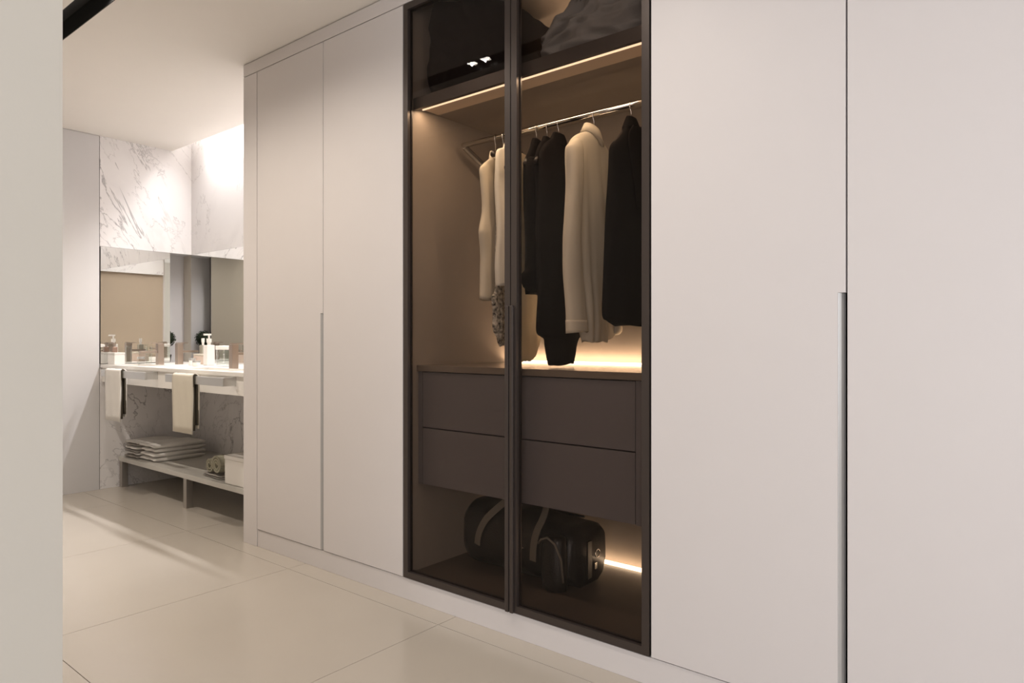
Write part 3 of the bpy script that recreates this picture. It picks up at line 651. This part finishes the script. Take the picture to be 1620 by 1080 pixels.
# faucets
def faucet(x, y, sgn, label, h=.15):
    t = thing('tap', (x, y, .9005), label, 'tap', 'square brushed taps on the vanity')
    bxs = lambda *r: (lambda b: (bx(b, *r), b)[1])(bmesh.new())
    bobj('column', bxs(-.021, .021, -.021, .021, 0, h), 'faucet', t, bevel=.003)
    bobj('spout', bxs(-.014, .014, *sorted((sgn*.0215, sgn*.135)), h*.56, h*.56+.016), 'faucet', t, bevel=.002)
    bobj('lever', bxs(-.008, .008, *sorted((sgn*-.02, sgn*.06)), h+.0005, h+.007), 'faucet', t, bevel=.001)
faucet(-4.96, 2.165, -1, 'square brushed tap on the vanity left of the potted plant, spout pointing left')
faucet(-4.96, 2.30, 1, 'square brushed tap on the vanity in front of the potted plant, spout pointing right')
faucet(-3.955, 2.165, 1, 'square brushed tap on the vanity closest to the wardrobe edge')
# toiletries
def bottle(name, loc, w, h, m, label, cat, pump=True, cap='solid', nh=.04):
    t = thing(name, loc, label, cat)
    bm = bmesh.new(); bx(bm, -w/2, w/2, -w/2, w/2, 0, h); bobj('body', bm, m, t, bevel=.004)
    bobj('neck', lathe_bm([(w*.22, h), (w*.22, h+nh*.4), (w*.30, h+nh*.4), (w*.30, h+nh)], 14), cap, t)
    if pump:
        bm = bmesh.new(); bx(bm, -.005, .005, -.005, .005, h+nh, h+nh+.022); bx(bm, -.009, .009, -.035, .012, h+nh+.022, h+nh+.034); bobj('pump', bm, cap, t)
    return t
bottle('pump_bottle', (-4.585, 2.33, .9005), .056, .140, 'solid', 'tall white pump bottle standing on the vanity, left of the glass tumbler', 'bottle', nh=.045)
tm = thing('glass_tumbler', (-4.33, 2.31, .9005), 'wide clear glass tumbler on the vanity beside the tall pump bottle', 'tumbler')
bobj('vessel', lathe_bm([(.048, 0), (.056, .004), (.058, .138), (.054, .138), (.052, .012), (.01, .010)], 32), 'glass', tm, smooth=True)
bobj('rim_band', lathe_bm([(.0585, .112), (.0595, .113), (.0595, .137), (.0585, .138), (.0585, .112)], 32, cap=False), 'solid', tm, smooth=True)
tb = thing('toiletry_box', (-4.86, 2.42, .9005), 'pale pink box on the vanity between taps and tall pump bottle', 'box')
bm = bmesh.new(); bx(bm, -.075, .075, -.03, .05, 0, .062); bobj('box_body', bm, mat('blush_card', (.62, .50, .42), .7), tb, bevel=.003)
bm = bmesh.new(); bx(bm, -.076, .076, -.031, .051, .0625, .075); bobj('lid', bm, 'towel_b', tb, bevel=.002)
bottle('perfume_bottle', (-4.87, 2.43, .9762), .038, .062, mat('smoky_perfume', (.32, .30, .25), .2), 'small square perfume bottle standing on the pale pink box', 'bottle', pump=False, cap='solid', nh=.05)
sb = thing('storage_box', (-5.30, 2.01, .9005), 'low white box on the vanity at the far left end', 'box')
bm = bmesh.new(); bx(bm, -.06, .06, -.035, .035, 0, .07); bobj('box_body', bm, 'solid', sb, bevel=.003)
bm = bmesh.new(); bx(bm, -.061, .061, -.036, .036, .0705, .085); bobj('lid', bm, 'towel', sb, bevel=.002)
bottle('scent_bottle', (-5.32, 2.005, .9862), .032, .04, mat('copper_glass', (.33, .22, .17), .25, .4), 'small copper-brown bottle on the low white box', 'bottle', pump=False, cap='faucet', nh=.03)
def jar(loc, r, h, m, label):
    t = thing('cosmetic_jar', loc, label, 'jar', None)
    bobj('pot', lathe_bm([(r*.9, 0), (r, .004), (r, h*.7), (r*.95, h*.7)], 20), m, t, smooth=False); bobj('lid', lathe_bm([(r*1.03, h*.7), (r*1.03, h)], 20), 'alu', t)
jar((-4.68, 2.26, .9005), .022, .05, 'solid', 'small white jar at the foot of the tall pump bottle, nearer the taps')
jar((-4.50, 2.20, .9005), .026, .038, 'solid', 'low white jar on the vanity just in front of the tall pump bottle')
jar((-5.16, 2.12, .9005), .024, .055, 'glass', 'small clear jar on the vanity near the far left white box')
for k, (x, y) in enumerate(((-5.22, 2.20), (-3.86, 2.30))):
    t = thing('glass_vase', (x, y, .9005), ['slim clear glass vase on the vanity near the far left white box', 'slim clear glass vase on the vanity at the wardrobe edge'][k], 'vase', None)
    bobj('vessel', lathe_bm([(.018, 0), (.022, .004), (.022, .13), (.019, .13), (.018, .01), (.004, .008)], 20), 'glass', t, smooth=True)

# potted plant in the niche behind the mirror edge
pl = thing('potted_plant', (XL-.092, 2.445, .9005), 'small dark green ball topiary in the niche right of the far mirror', 'plant')
bobj('pot', lathe_bm([(.030, 0), (.040, .06), (.036, .06), (.034, .05)], 20), 'black', pl)
bobj('stem', tube_bm([(0, 0, .05), (.002, .001, .13)], .005, 8), 'wood', pl)
bm = bmesh.new()
for k in range(700):
    v = Vector((random.gauss(0, 1), random.gauss(0, 1), random.gauss(0, 1))).normalized(); p = v*random.uniform(.045, .068)+Vector((0, 0, .185))
    p.x = max(-.07, min(.07, p.x))
    a = v.cross(Vector((random.random(), random.random(), random.random()))).normalized()*.009; b = v.cross(a).normalized()*.005
    q = [bm.verts.new(c) for c in (p-a, p-b+v*.004, p+a+v*.003, p+b+v*.002)]; bm.faces.new(q)
o = bobj('foliage', bm, 'leaf', pl); o['kind'] = 'stuff'
bm = bmesh.new(); bmesh.ops.create_icosphere(bm, subdivisions=3, radius=.054, matrix=Matrix.Translation((0, 0, .185))); bobj('foliage_core', bm, 'leaf', pl, smooth=True)
